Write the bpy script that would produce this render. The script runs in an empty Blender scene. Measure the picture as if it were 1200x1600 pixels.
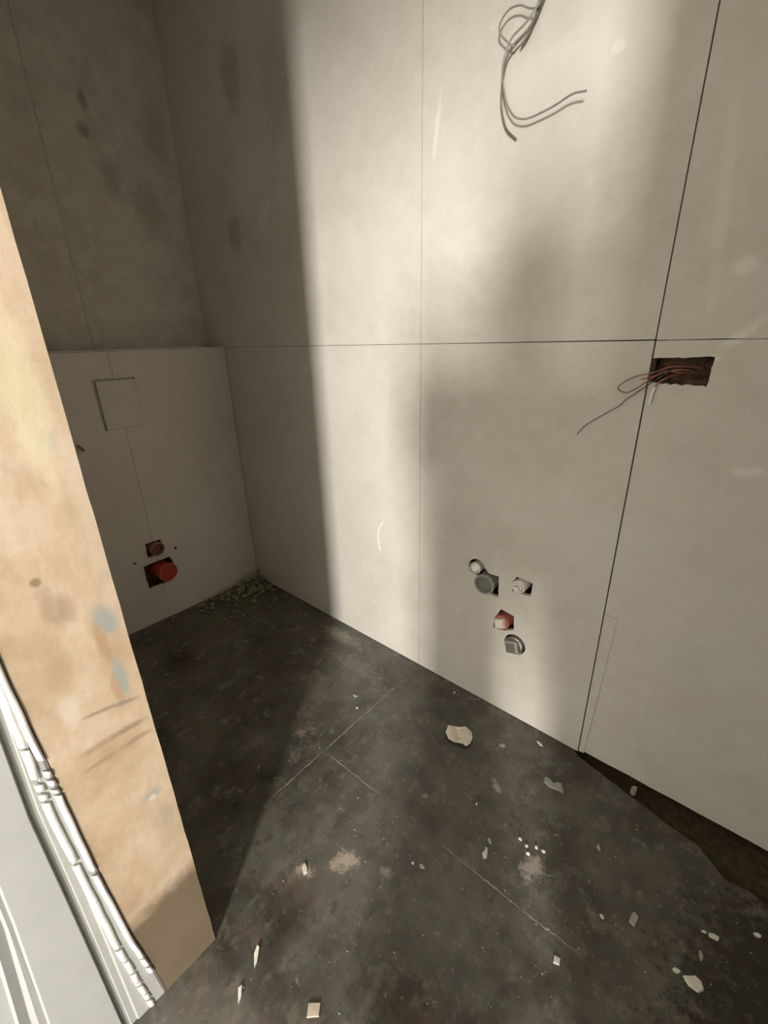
import bpy, bmesh, math, random
from mathutils import Vector, Matrix, noise
random.seed(7)
S = bpy.context.scene
COL = S.collection
# ------------------------------------------------------------------ camera
RM = Matrix(((0.7519714, 0.22423192, -0.61988632),
             (0.65875642, -0.28994561, 0.69424169),
             (-0.02406217, -0.93040399, -0.36574502)))   # columns: picture right, picture down, view direction
C_RIGHT, C_DOWN, C_VIEW = RM.col[0].copy(), RM.col[1].copy(), RM.col[2].copy()
CAM = Vector((0, 0, 1.2))
cd = bpy.data.cameras.new('camera'); cam = bpy.data.objects.new('camera', cd); COL.objects.link(cam)
m = Matrix((C_RIGHT, -C_DOWN, -C_VIEW)).transposed().to_4x4(); m.translation = CAM
cam.matrix_world = m
cd.sensor_fit = 'VERTICAL'; cd.sensor_height = 36.0; cd.sensor_width = 27.0
cd.lens = 684.0 / 1600.0 * 36.0
cd.clip_start = 0.005
S.camera = cam
# ------------------------------------------------------------------ light
W = bpy.data.worlds.new('surroundings'); S.world = W; W.use_nodes = True
bg = W.node_tree.nodes['Background']
bg.inputs[0].default_value = (1.0, 0.94, 0.82, 1); bg.inputs[1].default_value = 2.3
def area(name, loc, target, sx, sy, power, col):
    l = bpy.data.lights.new(name, 'AREA'); l.shape = 'RECTANGLE'; l.size = sx; l.size_y = sy
    l.energy = power; l.color = col
    o = bpy.data.objects.new(name, l); COL.objects.link(o); o.location = loc
    o.rotation_euler = (Vector(target) - Vector(loc)).to_track_quat('-Z', 'Y').to_euler()
    return o
area('daylight_window', (2.0, -3.8, 1.80), (-0.85, 1.1, 1.0), 0.34, 0.85, 440, (1.0, 0.955, 0.90))
area('side_fill', (2.8, -1.7, 1.7), (-1.6, 1.0, 0.8), 1.0, 1.2, 16, (1.0, 0.93, 0.84))  # fill light added to lift the dark left end of the room
area('hall_fill', (0.95, -3.7, 1.6), (-0.4, 1.1, 1.0), 1.5, 1.3, 44, (1.0, 0.93, 0.84))  # broad unseen fill added for the soft light through the doorway
S.view_settings.view_transform = 'Standard'; S.view_settings.look = 'None'
S.view_settings.gamma = 1.0; S.view_settings.use_curve_mapping = False
S.view_settings.exposure = 0.0

# ------------------------------------------------------------------ material helpers
def newmat(name, rough=0.8, metallic=0.0, base=(.5, .5, .5)):
    mt = bpy.data.materials.new(name); mt.use_nodes = True
    nt = mt.node_tree; b = nt.nodes['Principled BSDF']
    b.inputs['Roughness'].default_value = rough; b.inputs['Metallic'].default_value = metallic
    b.inputs['Base Color'].default_value = (*base, 1)
    g = nt.nodes.new('ShaderNodeNewGeometry')
    return mt, nt, b, g.outputs['Position']
def nz(nt, pos, scale, detail=4, rough=.55, stretch=None):
    if stretch:
        mp = nt.nodes.new('ShaderNodeMapping'); mp.inputs['Scale'].default_value = stretch
        nt.links.new(pos, mp.inputs[0]); pos = mp.outputs[0]
    n = nt.nodes.new('ShaderNodeTexNoise'); n.inputs['Scale'].default_value = scale
    n.inputs['Detail'].default_value = detail; n.inputs['Roughness'].default_value = rough
    nt.links.new(pos, n.inputs['Vector']); return n.outputs['Fac']
def ramp(nt, fac, stops):
    r = nt.nodes.new('ShaderNodeValToRGB'); e = r.color_ramp.elements
    while len(e) < len(stops): e.new(.5)
    for i, (p, c) in enumerate(stops):
        e[i].position = p; e[i].color = (*c, 1) if len(c) == 3 else c
    nt.links.new(fac, r.inputs[0]); return r.outputs[0]
def rng(nt, v, a, b, c=0, d=1):
    r = nt.nodes.new('ShaderNodeMapRange'); r.clamp = True
    for i, x in zip((1, 2, 3, 4), (a, b, c, d)): r.inputs[i].default_value = x
    nt.links.new(v, r.inputs[0]); return r.outputs[0]
def mth(nt, op, a, b):
    r = nt.nodes.new('ShaderNodeMath'); r.operation = op
    for i, x in enumerate((a, b)):
        if isinstance(x, (int, float)): r.inputs[i].default_value = x
        else: nt.links.new(x, r.inputs[i])
    return r.outputs[0]
def mixc(nt, fac, a, b, mode='MIX'):
    r = nt.nodes.new('ShaderNodeMix'); r.data_type = 'RGBA'; r.blend_type = mode
    if isinstance(fac, (int, float)): r.inputs[0].default_value = fac
    else: nt.links.new(fac, r.inputs[0])
    for i, x in ((6, a), (7, b)):
        if isinstance(x, tuple): r.inputs[i].default_value = (*x, 1)
        else: nt.links.new(x, r.inputs[i])
    return r.outputs[2]
def blob(nt, pos, c, r, rot=(0, 0, 0), warp=None, amt=.6, soft=.35):
    """mask of a stain or a painted shade patch: an ellipsoid about c with radii r, its outline broken by noise"""
    mp = nt.nodes.new('ShaderNodeMapping'); mp.vector_type = 'TEXTURE'
    mp.inputs['Location'].default_value = c; mp.inputs['Rotation'].default_value = rot
    mp.inputs['Scale'].default_value = r
    nt.links.new(pos, mp.inputs[0])
    ln = nt.nodes.new('ShaderNodeVectorMath'); ln.operation = 'LENGTH'; nt.links.new(mp.outputs[0], ln.inputs[0])
    v = ln.outputs['Value']
    if warp is not None: v = mth(nt, 'ADD', v, mth(nt, 'MULTIPLY', mth(nt, 'SUBTRACT', warp, .5), amt * 2))
    return rng(nt, v, 1.0 + soft, 1.0 - soft)
def bump(nt, b, h, strength=.3, dist=.002):
    n = nt.nodes.new('ShaderNodeBump'); n.inputs['Strength'].default_value = strength
    n.inputs['Distance'].default_value = dist
    nt.links.new(h, n.inputs['Height']); nt.links.new(n.outputs[0], b.inputs['Normal'])

def plaster(name, c1, c2, c3, stains=(), rough=.85, mott=1.0):
    mt, nt, b, P = newmat(name, rough)
    n1 = nz(nt, P, 3.0, 6, .7); n2 = nz(nt, P, 16, 5, .7); n3 = nz(nt, P, 160, 2, .5)
    col = ramp(nt, n1, [(.30, c1), (.52, c2), (.72, c3)])
    col = mixc(nt, rng(nt, n2, .45, .62, 0, .45 * mott), col, c3)
    col = mixc(nt, rng(nt, nz(nt, P, 9, 5, .7), .54, .66, 0, .35 * mott), col, c1)
    spk = rng(nt, nz(nt, P, 48, 3, .7), .67, .74, 0, .30)
    col = mixc(nt, spk, col, (.78, .76, .70))
    w = nz(nt, P, 40, 4, .6)
    for (c, r, rot, colr, a) in stains:
        mk = mth(nt, 'MULTIPLY', blob(nt, P, c, r, rot, w, .8, .4), a)
        col = mixc(nt, mk, col, colr)
    col = mixc(nt, mth(nt, 'MULTIPLY', n3, .10), col, (.25, .23, .20))
    nt.links.new(col, b.inputs['Base Color'])
    bump(nt, b, mth(nt, 'ADD', n2, mth(nt, 'MULTIPLY', n3, .3)), .25, .0015)
    return mt
def simple(name, c, rough=.6, metallic=0., var=.15, scale=60, bmp=.0):
    mt, nt, b, P = newmat(name, rough, metallic)
    n = nz(nt, P, scale, 3)
    col = mixc(nt, rng(nt, n, .3, .7, 0, 1), tuple(x * (1 - var) for x in c), tuple(min(1, x * (1 + var)) for x in c))
    nt.links.new(col, b.inputs['Base Color'])
    if bmp: bump(nt, b, n, bmp, .002)
    return mt

PALE = (.74, .72, .66)
wall_stains = [((-.42, 1.12, 1.66), (.075, .1, .10), (0, 0, 0), (.60, .60, .55), .35),
               ((-.095, 1.12, 1.175), (.055, .1, .010), (0, -.85, 0), (.75, .74, .64), .6),
               ((-.12, 1.12, 1.165), (.10, .1, .010), (0, .0, 0), (.55, .53, .44), .7),
               ((-.155, 1.12, 1.41), (.010, .1, .16), (0, -.10, 0), PALE, .20),
               ((-.10, 1.12, 1.31), (.020, .1, .014), (0, -.5, 0), PALE, .5),
               ((-.79, 1.12, 1.69), (.006, .1, .06), (0, .15, 0), PALE, .6),
               ((-.375, 1.12, 1.705), (.012, .1, .010), (0, 0, 0), PALE, .5),
               ((-.02, 1.12, .93), (.018, .1, .008), (0, 0, 0), PALE, .5),
               ((.00, 1.12, .94), (.014, .1, .006), (0, 0, 0), PALE, .5),
               ((-.02, 1.12, .45), (.05, .1, .06), (0, 0, 0), (.50, .49, .42), .35),
               ((-1.62, 1.12, 1.75), (.10, .1, .10), (0, .6, 0), (.64, .65, .60), .5),
               ((-1.55, 1.12, 1.62), (.05, .1, .03), (0, -.6, 0), (.66, .67, .62), .5),
               ((-1.42, 1.12, 1.95), (.07, .1, .12), (0, 0, 0), (.36, .39, .35), .55),
               ((-1.75, 1.12, 1.60), (.04, .1, .05), (0, 0, 0), (.30, .26, .21), .6),
               ((-1.65, 1.12, 2.05), (.05, .1, .09), (0, 0, 0), (.34, .28, .25), .6),
               ((-1.25, 1.12, .75), (.05, .1, .10), (0, 0, 0), (.50, .48, .42), .25)]
M_WALL = plaster('gypsum_board', (.50, .465, .40), (.56, .53, .465), (.60, .58, .52), wall_stains)
left_stains = [((-2.1, .80, 2.02), (.1, .012, .03), (0, 0, 0), (.22, .19, .15), .7),
               ((-2.1, .78, 1.93), (.1, .02, .02), (0, 0, 0), (.22, .19, .15), .6),
               ((-2.1, .84, 1.80), (.1, .03, .06), (0, 0, 0), (.30, .26, .21), .5),
               ((-2.1, .96, 1.72), (.1, .05, .09), (0, 0, 0), (.30, .28, .20), .5),
               ((-2.1, 1.04, 1.98), (.1, .05, .10), (0, 0, 0), (.36, .28, .23), .5),
               ((-2.1, .98, 1.55), (.1, .04, .06), (0, 0, 0), (.62, .60, .52), .3),
               ((-2.1, .90, 1.40), (.1, .10, .08), (0, 0, 0), (.50, .50, .42), .3)]
M_LEFT = plaster('old_plaster', (.43, .39, .33), (.52, .48, .41), (.60, .57, .49), left_stains, mott=1.6)
M_BOX = plaster('boxing_board', (.52, .48, .42), (.56, .52, .455), (.60, .56, .49))
M_CUT = simple('board_core', (.52, .48, .42), .95, var=.2, scale=90, bmp=.4)
M_CAV = simple('cavity_dark', (.045, .028, .016), .95, var=.5, scale=40, bmp=.5)
M_CAVB = simple('cavity_brown', (.085, .048, .030), .95, var=.6, scale=50, bmp=.5)
M_ROOM = plaster('painted_plaster', (.74, .71, .65), (.77, .74, .68), (.80, .77, .71))
M_GREY = simple('grey_screed', (.36, .36, .33), .85, var=.1, scale=20)

def floor_mat():
    mt, nt, b, P = newmat('dusty_dark_floor', .4)
    n1 = nz(nt, P, 4.2, 6, .65); n2 = nz(nt, P, 13, 6, .7); n3 = nz(nt, P, 42, 5, .7); n4 = nz(nt, P, 220, 2)
    nb = nz(nt, P, 7.0, 5, .7, (1, 1.5, 1)); nd = nz(nt, P, 19, 4, .6, (1.3, 1, 1))
    col = ramp(nt, n1, [(.38, (.036, .032, .024)), (.48, (.066, .063, .052)), (.60, (.104, .099, .082))])
    col = mixc(nt, rng(nt, nb, .50, .64, 0, .55), col, (.105, .072, .055))
    col = mixc(nt, rng(nt, n2, .52, .66, 0, .50), col, (.155, .152, .132))
    col = mixc(nt, rng(nt, nd, .57, .66, 0, .34), col, (.185, .150, .122))
    col = mixc(nt, rng(nt, nd, .42, .36, 0, .55), col, (.045, .042, .034))
    col = mixc(nt, rng(nt, n3, .62, .70, 0, .50), col, (.26, .24, .20))
    col = mixc(nt, rng(nt, nz(nt, P, 120, 3, .7), .68, .73, 0, .6), col, (.45, .42, .37))
    w = mth(nt, 'ADD', mth(nt, 'MULTIPLY', nz(nt, P, 45, 6, .75), 1.7), -.25)
    ST = [((-.551, .440, 0), (.035, .026, .02), .5, (.38, .32, .25), .9),
          ((-.195, .722, 0), (.036, .024, .02), 1.2, (.30, .265, .23), .9),
          ((-.361, .857, 0), (.026, .010, .02), -.8, (.33, .29, .25), .9),
          ((-.613, .360, 0), (.022, .016, .02), .6, (.36, .31, .26), .8),
          ((-.939, .611, 0), (.022, .018, .02), .2, (.20, .16, .13), .9),
          ((-.41, .991, 0), (.010, .008, .02), 0, (.33, .30, .26), .9),
          ((-.46, .49, 0), (.018, .012, .02), .4, (.24, .21, .18), .8),
          ((-.498, .704, 0), (.010, .008, .02), .4, (.26, .23, .20), .8),
          ((-1.02, .96, 0), (.12, .05, .02), .1, (.19, .175, .15), .55),
          ((-1.20, 1.05, 0), (.12, .035, .02), 0, (.30, .27, .22), .55),
          ((-1.78, .95, 0), (.12, .14, .02), 0, (.10, .10, .055), .8),
          ((-1.75, .75, 0), (.12, .10, .02), .6, (.095, .09, .055), .7),
          ((.25, .80, 0), (.15, .30, .02), -.2, (.010, .006, .002), .97)]  # last patch: shadow in the right floor corner, painted near-black
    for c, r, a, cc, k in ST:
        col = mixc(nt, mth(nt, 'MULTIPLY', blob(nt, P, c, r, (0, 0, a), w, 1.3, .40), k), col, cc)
    nt.links.new(col, b.inputs['Base Color'])
    nt.links.new(rng(nt, n2, .3, .7, .14, .32), b.inputs['Roughness'])
    b.inputs['Specular IOR Level'].default_value = .75
    bump(nt, b, mth(nt, 'ADD', n3, mth(nt, 'MULTIPLY', n4, .25)), .22, .0012)
    return mt
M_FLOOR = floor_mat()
M_TRENCH = simple('trench_dirt', (.050, .036, .018), .95, var=.5, scale=60, bmp=.6)
M_JOINT = simple('joint_filler', (.27, .25, .215), .8, var=.4, scale=30)

def tan_mat():
    mt, nt, b, P = newmat('tan_board', .72)
    n1 = nz(nt, P, 7, 5, .6); n2 = nz(nt, P, 22, 4, .6, (1, 1.6, .6)); n3 = nz(nt, P, 150, 3)
    col = ramp(nt, n1, [(.36, (.33, .235, .15)), (.5, (.42, .32, .215)), (.62, (.475, .375, .275))])
    col = mixc(nt, rng(nt, n2, .5, .62, 0, .45), col, (.37, .265, .175))
    col = mixc(nt, rng(nt, nz(nt, P, 34, 5, .7), .60, .68, 0, .35), col, (.30, .275, .23))
    w = nz(nt, P, 50, 4, .6)
    G = (.25, .26, .235); O = (.32, .21, .12); Bn = (.24, .17, .11); L = (.52, .45, .37)
    ST = [((.125, 1.095), (.010, .012), 0, G, .45), ((.068, .925), (.006, .006), 0, (.16, .12, .05), .8),
          ((.102, 1.044), (.010, .020), 0, O, .3), ((.074, .880), (.011, .030), .1, Bn, .55), ((.090, .875), (.008, .022), .1, Bn, .45),
          ((.129, .835), (.013, .026), .35, G, .9), ((.116, .800), (.007, .035), .1, O, .8), ((.126, .735), (.0075, .032), .05, G, .9),
          ((.116, .715), (.006, .030), .05, O, .7), ((.122, .688), (.018, .0040), -.22, (.22, .19, .14), .9),
          ((.092, .695), (.026, .0035), -.15, Bn, .8), ((.118, .640), (.024, .0055), -.02, Bn, .85), ((.080, .640), (.032, .006), .05, Bn, .6),
          ((.120, .612), (.020, .0045), .0, Bn, .7), ((.070, .610), (.026, .004), .05, Bn, .6),
          ((.121, .485), (.014, .010), 0, G, .65), ((.119, .478), (.006, .006), 0, L, .8),
          ((.130, .42), (.010, .030), 0, G, .35), ((.06, .80), (.014, .05), 0, O, .45), ((.055, .72), (.012, .03), 0, L, .5),
          ((.045, 1.10), (.03, .12), 0, L, .5), ((.145, .98), (.014, .14), 0, L, .3),
          ((.115, 1.14), (.02, .09), 0, (.60, .57, .38), .4)]
    for (y, z), (ry, rz), a, cc, k in ST:
        col = mixc(nt, mth(nt, 'MULTIPLY', blob(nt, P, (-.655, y, z), (.1, ry, rz), (a, 0, 0), w, .7, .35), k), col, cc)
    foot_shade = blob(nt, P, (-.655, .10, -.10), (.5, .30, .36), (-.30, 0, 0), w, .06, .06)   # slanting shadow at the board's foot, painted into its colour
    col = mixc(nt, mth(nt, 'MULTIPLY', foot_shade, .88), col, (.095, .068, .038))
    nt.links.new(col, b.inputs['Base Color'])
    bump(nt, b, mth(nt, 'ADD', n2, mth(nt, 'MULTIPLY', n3, .4)), .3, .0015)
    return mt
M_TAN = tan_mat()
M_WHITE = simple('white_lacquer', (.36, .365, .345), .40, var=.04, scale=20)
M_FILM = simple('white_edge_strip', (.86, .83, .79), .25, var=.06, scale=80)
M_CABLE = simple('grey_cable', (.125, .115, .085), .55, var=.15)
M_CABLE2 = simple('light_grey_cable', (.23, .225, .195), .5, var=.12)
M_REDW = simple('red_brown_wire', (.26, .10, .065), .5, var=.2)
M_BLKW = simple('black_wire', (.05, .035, .025), .5, var=.2)
M_WHTW = simple('white_wire', (.8, .79, .74), .4, var=.05)
M_GPIPE = simple('grey_pipe_plastic', (.30, .30, .265), .38, var=.08)
M_GPIPEIN = simple('grey_pipe_inside', (.17, .175, .155), .5, var=.1)
M_PLUG = simple('pale_plug_plastic', (.62, .59, .52), .35, var=.08)
M_CHROME = simple('metal_socket', (.62, .60, .56), .22, metallic=.9, var=.1)
M_RED = simple('red_plug_plastic', (.42, .12, .085), .4, var=.1)
M_BLUE = simple('blue_plug_plastic', (.10, .13, .17), .4, var=.1)
M_REDPIPE = simple('red_pipe_plastic', (.50, .075, .035), .38, var=.1)
M_REDDARK = simple('dark_red_pipe_inside', (.34, .04, .02), .5, var=.1)
M_BRNPIPE = simple('brown_pipe_plastic', (.28, .13, .10), .45, var=.15)
M_BRNIN = simple('brown_pipe_inside', (.13, .05, .038), .6, var=.15)
M_PAPER = simple('crumpled_paper', (.74, .67, .56), .7, var=.04, scale=60)
M_CHIP = simple('plaster_chip', (.66, .62, .54), .8, var=.1, scale=90)
M_CHIPD = simple('dull_plaster_chip', (.31, .29, .24), .85, var=.12, scale=90)
M_CHIPB = simple('beige_plaster_chip', (.40, .34, .27), .85, var=.12, scale=90)
M_RUB = simple('greenish_rubble', (.21, .195, .13), .95, var=.4, scale=70, bmp=.5)

# ------------------------------------------------------------------ object helpers
def tag(o, label=None, cat=None, group=None, kind=None):
    for k, v in (('label', label), ('category', cat), ('group', group), ('kind', kind)):
        if v: o[k] = v
    return o
def wloc(o):
    v = Vector(o.location)
    p = o.parent
    while p: v += Vector(p.location); p = p.parent
    return v
def link(name, bm, mats, parent=None, origin=None, smooth=False):
    """bm is in world coordinates; the object's origin goes to its middle (or origin)"""
    if not isinstance(mats, (list, tuple)): mats = [mats]
    bmesh.ops.recalc_face_normals(bm, faces=bm.faces)
    vs = [v.co for v in bm.verts]
    if origin is None:
        origin = Vector([(min(v[i] for v in vs) + max(v[i] for v in vs)) / 2 for i in range(3)])
    origin = Vector(origin)
    bmesh.ops.translate(bm, verts=bm.verts, vec=-origin)
    me = bpy.data.meshes.new(name); 
    if smooth:
        for f in bm.faces: f.smooth = True
    bm.to_mesh(me); bm.free()
    for mt in mats: me.materials.append(mt)
    if smooth:
        try: me.set_sharp_from_angle(angle=math.radians(40))
        except Exception: pass
    o = bpy.data.objects.new(name, me); COL.objects.link(o)
    if parent: o.parent = parent; o.location = origin - wloc(parent)
    else: o.location = origin
    return o
def empty(name, loc, label=None, cat=None, group=None, kind=None):
    o = bpy.data.objects.new(name, None); COL.objects.link(o); o.location = loc; o.empty_display_size = .05
    return tag(o, label, cat, group, kind)
def box(bm, a, b):
    r = bmesh.ops.create_cube(bm, size=1)
    for v in r['verts']:
        v.co = Vector([a[i] + (b[i] - a[i]) * (v.co[i] + .5) for i in range(3)])
    return r['verts']
def slab(outline, holes, to3, thick_vec, jit=0):
    """flat plate with holes: outline / holes are lists of 2D points, to3 maps them to the front face"""
    bm = bmesh.new(); loops = []
    edges = []
    for lp in [outline] + holes:
        vs = [bm.verts.new(to3(p)) for p in lp]
        loops.append(vs)
        edges += [bm.edges.new((vs[i], vs[(i + 1) % len(vs)])) for i in range(len(vs))]
    bmesh.ops.triangle_fill(bm, use_beauty=True, use_dissolve=False, edges=edges)
    front = list(bm.faces)
    T = Vector(thick_vec)
    mp = {v: bm.verts.new(v.co + T) for v in list(bm.verts)}
    for f in front: bm.faces.new([mp[v] for v in reversed(f.verts)])
    for vs in loops:
        for i in range(len(vs)):
            a, b = vs[i], vs[(i + 1) % len(vs)]
            f = bm.faces.new((a, b, mp[b], mp[a])); f.material_index = 1
    return bm
def rag(p, q, n, amp, seed=0):
    """points from p towards q (q excluded) with a ragged line between"""
    r = random.Random(seed * 97 + int(p[0] * 1000) + int(p[1] * 777)); out = []
    dx, dy = q[0] - p[0], q[1] - p[1]; L = math.hypot(dx, dy) or 1
    for i in range(n):
        t = i / n; a = (r.random() - .5) * 2 * amp if i else 0
        out.append((p[0] + dx * t - dy / L * a, p[1] + dy * t + dx / L * a))
    return out
def ragged(pts, n=6, amp=.0015, seed=1):
    out = []
    for i in range(len(pts)): out += rag(pts[i], pts[(i + 1) % len(pts)], n, amp, seed + i)
    return out
def circ(c, r, n=20, amp=0, seed=3):
    rr = random.Random(seed)
    return [(c[0] + (r + rr.uniform(-amp, amp)) * math.cos(2 * math.pi * i / n),
             c[1] + (r + rr.uniform(-amp, amp)) * math.sin(2 * math.pi * i / n)) for i in range(n)]
def tube(pts, r, n=8, closed_ends=True, sub=5):
    """smooth wire through 3D points"""
    P = [Vector(p) for p in pts]; C = []
    for i in range(len(P) - 1):
        a, b, c, d = P[max(i - 1, 0)], P[i], P[i + 1], P[min(i + 2, len(P) - 1)]
        for k in range(sub):
            t = k / sub
            C.append(.5 * ((2 * b) + (c - a) * t + (2 * a - 5 * b + 4 * c - d) * t * t + (-a + 3 * b - 3 * c + d) * t ** 3))
    C.append(P[-1])
    bm = bmesh.new(); rings = []
    up = Vector((0, 1, .1)).normalized()
    for i, c in enumerate(C):
        t = (C[min(i + 1, len(C) - 1)] - C[max(i - 1, 0)]).normalized()
        u = (up - t * up.dot(t)).normalized(); w = t.cross(u); up = u
        rings.append([bm.verts.new(c + (u * math.cos(a) + w * math.sin(a)) * r) for a in [2 * math.pi * k / n for k in range(n)]])
    for a, b in zip(rings, rings[1:]):
        for k in range(n): bm.faces.new((a[k], a[(k + 1) % n], b[(k + 1) % n], b[k]))
    bm.faces.new(rings[0]); bm.faces.new(list(reversed(rings[-1])))
    return bm
def lathe(prof, c, axis, n=28, closed=True):
    """prof: (radius, distance along axis) list, revolved about axis through c; closed: profile loops back on itself"""
    A = Vector(axis).normalized(); u = A.orthogonal().normalized(); w = A.cross(u); c = Vector(c)
    bm = bmesh.new(); rings = []
    for r, h in prof:
        if r < 1e-6: rings.append([bm.verts.new(c + A * h)])
        else: rings.append([bm.verts.new(c + A * h + (u * math.cos(a) + w * math.sin(a)) * r) for a in [2 * math.pi * k / n for k in range(n)]])
    pairs = list(zip(rings, rings[1:]))
    if closed: pairs.append((rings[-1], rings[0]))
    for a, b in pairs:
        for k in range(n):
            k2 = (k + 1) % n
            if len(a) == 1 and len(b) == 1: continue
            if len(a) == 1: bm.faces.new((a[0], b[k2], b[k]))
            elif len(b) == 1: bm.faces.new((a[k], a[k2], b[0]))
            else: bm.faces.new((a[k], a[k2], b[k2], b[k]))
    return bm
def prism_along(bm, c, axis, r0, r1, h0, h1, n, rot=0):
    A = Vector(axis).normalized(); u = A.orthogonal().normalized(); w = A.cross(u); c = Vector(c)
    ra = [bm.verts.new(c + A * h0 + (u * math.cos(rot + 2 * math.pi * k / n) + w * math.sin(rot + 2 * math.pi * k / n)) * r0) for k in range(n)]
    rb = [bm.verts.new(c + A * h1 + (u * math.cos(rot + 2 * math.pi * k / n) + w * math.sin(rot + 2 * math.pi * k / n)) * r1) for k in range(n)]
    for k in range(n): bm.faces.new((ra[k], ra[(k + 1) % n], rb[(k + 1) % n], rb[k]))
    bm.faces.new(list(reversed(ra))); bm.faces.new(rb)

# ------------------------------------------------------------------ back wall (the long one): boards on dark backing
YW = 1.12; TH = .0125; XM = -.836; XR = -.222; ZS = 1.186; XE = .62; XL = -2.25; ZT = 2.45
bm = bmesh.new()
box(bm, (XL, YW + .085, -.05), (XE, YW + .11, ZT))                       # rear of the cavity
wall = link('wall_back', bm, M_CAVB); tag(wall, 'long plasterboard wall of big pale boards behind the pipe stubs', kind='structure')
bm = bmesh.new()
for x in (XM, XR, .39, -1.45): box(bm, (x - .006, YW + TH + .0004, -.04), (x + .006, YW + .084, ZT))
box(bm, (XL, YW + TH + .0004, ZS - .006), (XR + .004, YW + .05, ZS + .006)); box(bm, (-.10, YW + TH + .0004, ZS - .006), (XE, YW + .05, ZS + .006))
link('stud', bm, M_CAV, wall)
to = lambda p: Vector((p[0], YW, p[1]))
tv = (0, TH, 0); g = .0008; g2 = .0017
def panel(outline, holes=(), name='panel'):
    return link(name, slab(outline, list(holes), to, tv), [M_WALL, M_CUT], wall)
hg = .0007
# upper row
panel([(XL, ZS + hg), (XM - g, ZS + hg), (XM - g, ZT), (XL, ZT)])
panel([(XM + g, ZS + hg), (XR - g2 * .8, ZS + hg + .0006), (XR - g2 * .8, ZT), (XM + g, ZT)])
panel(rag((XR + g2 * .8, ZS + .0004), (XE, ZS - .0012), 30, .0007, 4) + [(XE, ZS - .0012), (XE, ZT), (XR + g2 * .8, ZT)])
# lower row
ZB = .002
panel([(XL, ZB), (XM - g, ZB), (XM - g, ZS - hg), (XL, ZS - hg)])
holeA = circ((-.609, .514), .0275, 16, .002)
holeB = ragged([(-.604, .436), (-.528, .438), (-.531, .506), (-.585, .503), (-.604, .497)], 5, .0012, 3)
# A and B run into each other: one joined opening
holeAB = (rag((-.604, .436), (-.526, .434), 5, .001, 2) + rag((-.526, .434), (-.529, .508), 5, .001, 3) + rag((-.529, .508), (-.572, .506), 4, .001, 4)
          + [(-.578, .520), (-.586, .534), (-.598, .541), (-.612, .543), (-.627, .536), (-.637, .522), (-.637, .506), (-.628, .493), (-.614, .488), (-.604, .486)])
holeC = ragged([(-.482, .474), (-.424, .478), (-.421, .524), (-.472, .528), (-.482, .505)], 4, .0008, 5)
holeD = ragged([(-.534, .316), (-.496, .322), (-.465, .340), (-.469, .389), (-.513, .396), (-.534, .352)], 4, .0008, 8)
holeE = circ((-.457, .287), .036, 18, .0015, 9)
panel([(XM + g, ZB), (XR - g2, ZB), (XR - g2, ZS - hg - .0006), (XM + g, ZS - hg)], [holeAB, holeC, holeD, holeE])
# right-hand lower board with the cable opening cut at its edge, plus a narrow closing strip at its foot
nt1 = (rag((XR + g2, 1.101), (-.200, 1.099), 3, .001, 1) + rag((-.200, 1.099), (-.116, 1.095), 12, .0026, 2)
       + rag((-.116, 1.095), (-.113, 1.153), 8, .0018, 3) + rag((-.113, 1.153), (XR + g2, 1.150), 12, .0014, 4))
zf = .014
foot = rag((.62, zf + .004), (-.2045, zf), 14, .0025, 6)
foot = [(-.2040 + .0, zf)] + [(p[0], p[1]) for p in reversed(foot)][:-1] + [(.62, zf + .004)]
out = [(-.2040, zf)] + [(p[0], p[1]) for p in foot[1:]] + [(XE, ZS - .0022), (XR + g2 + .03, ZS - .0012), (XR + g2, ZS - .0014), (XR + g2, 1.150)]
nl = [(XR + g2, 1.150)] + [(p[0], p[1]) for p in reversed(nt1[1:])] + [(XR + g2, 1.101)]
out = out[:-1] + nl + [(XR + g2, .505), (-.1870, .505)]
clean = []
for p in out:
    if not clean or math.hypot(p[0] - clean[-1][0], p[1] - clean[-1][1]) > 1e-5: clean.append(p)
panel(clean)
s = panel([(XR + g2, .006), (-.2052, .008), (-.1876, .5038), (XR + g2, .5038)])
tag(s, 'narrow closing strip')
# white scratch, curled up from the face
bm = tube([(-1.004, YW - .0006, .572), (-1.022, YW - .003, .545), (-1.031, YW - .004, .510), (-1.030, YW - .003, .475), (-1.026, YW - .0006, .445)], .0022, 6)
for v in bm.verts: v.co.y = YW - (YW - v.co.y) * .8
link('scratch', bm, M_WHTW, wall, smooth=True)['label'] = 'white curved scratch'
# inside of the cable opening: dark brown box
bm = bmesh.new()
box(bm, (XR - .012, YW + .0126, 1.074), (-.098, YW + .016, 1.098)); box(bm, (XR - .012, YW + .0126, 1.158), (-.098, YW + .07, 1.162))
box(bm, (-.105, YW + .0126, 1.09), (-.100, YW + .07, 1.165)); box(bm, (XR - .014, YW + .0126, 1.09), (XR - .007, YW + .07, 1.165))
bmx = bmesh.ops.create_grid(bm, x_segments=14, y_segments=8, size=1)
for v in bmx['verts']:
    x = XR + (v.co.x * .5 + .5) * .12; z = 1.086 + (v.co.y * .5 + .5) * .074
    v.co = Vector((x, YW + .055 - .038 * max(0, noise.noise(Vector((x * 30, 0, z * 45)))) - .03 * max(0, (1.115 - z) / .03) * (x > -.19), z))
link('cavity', bm, [M_CAVB], wall)

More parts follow.
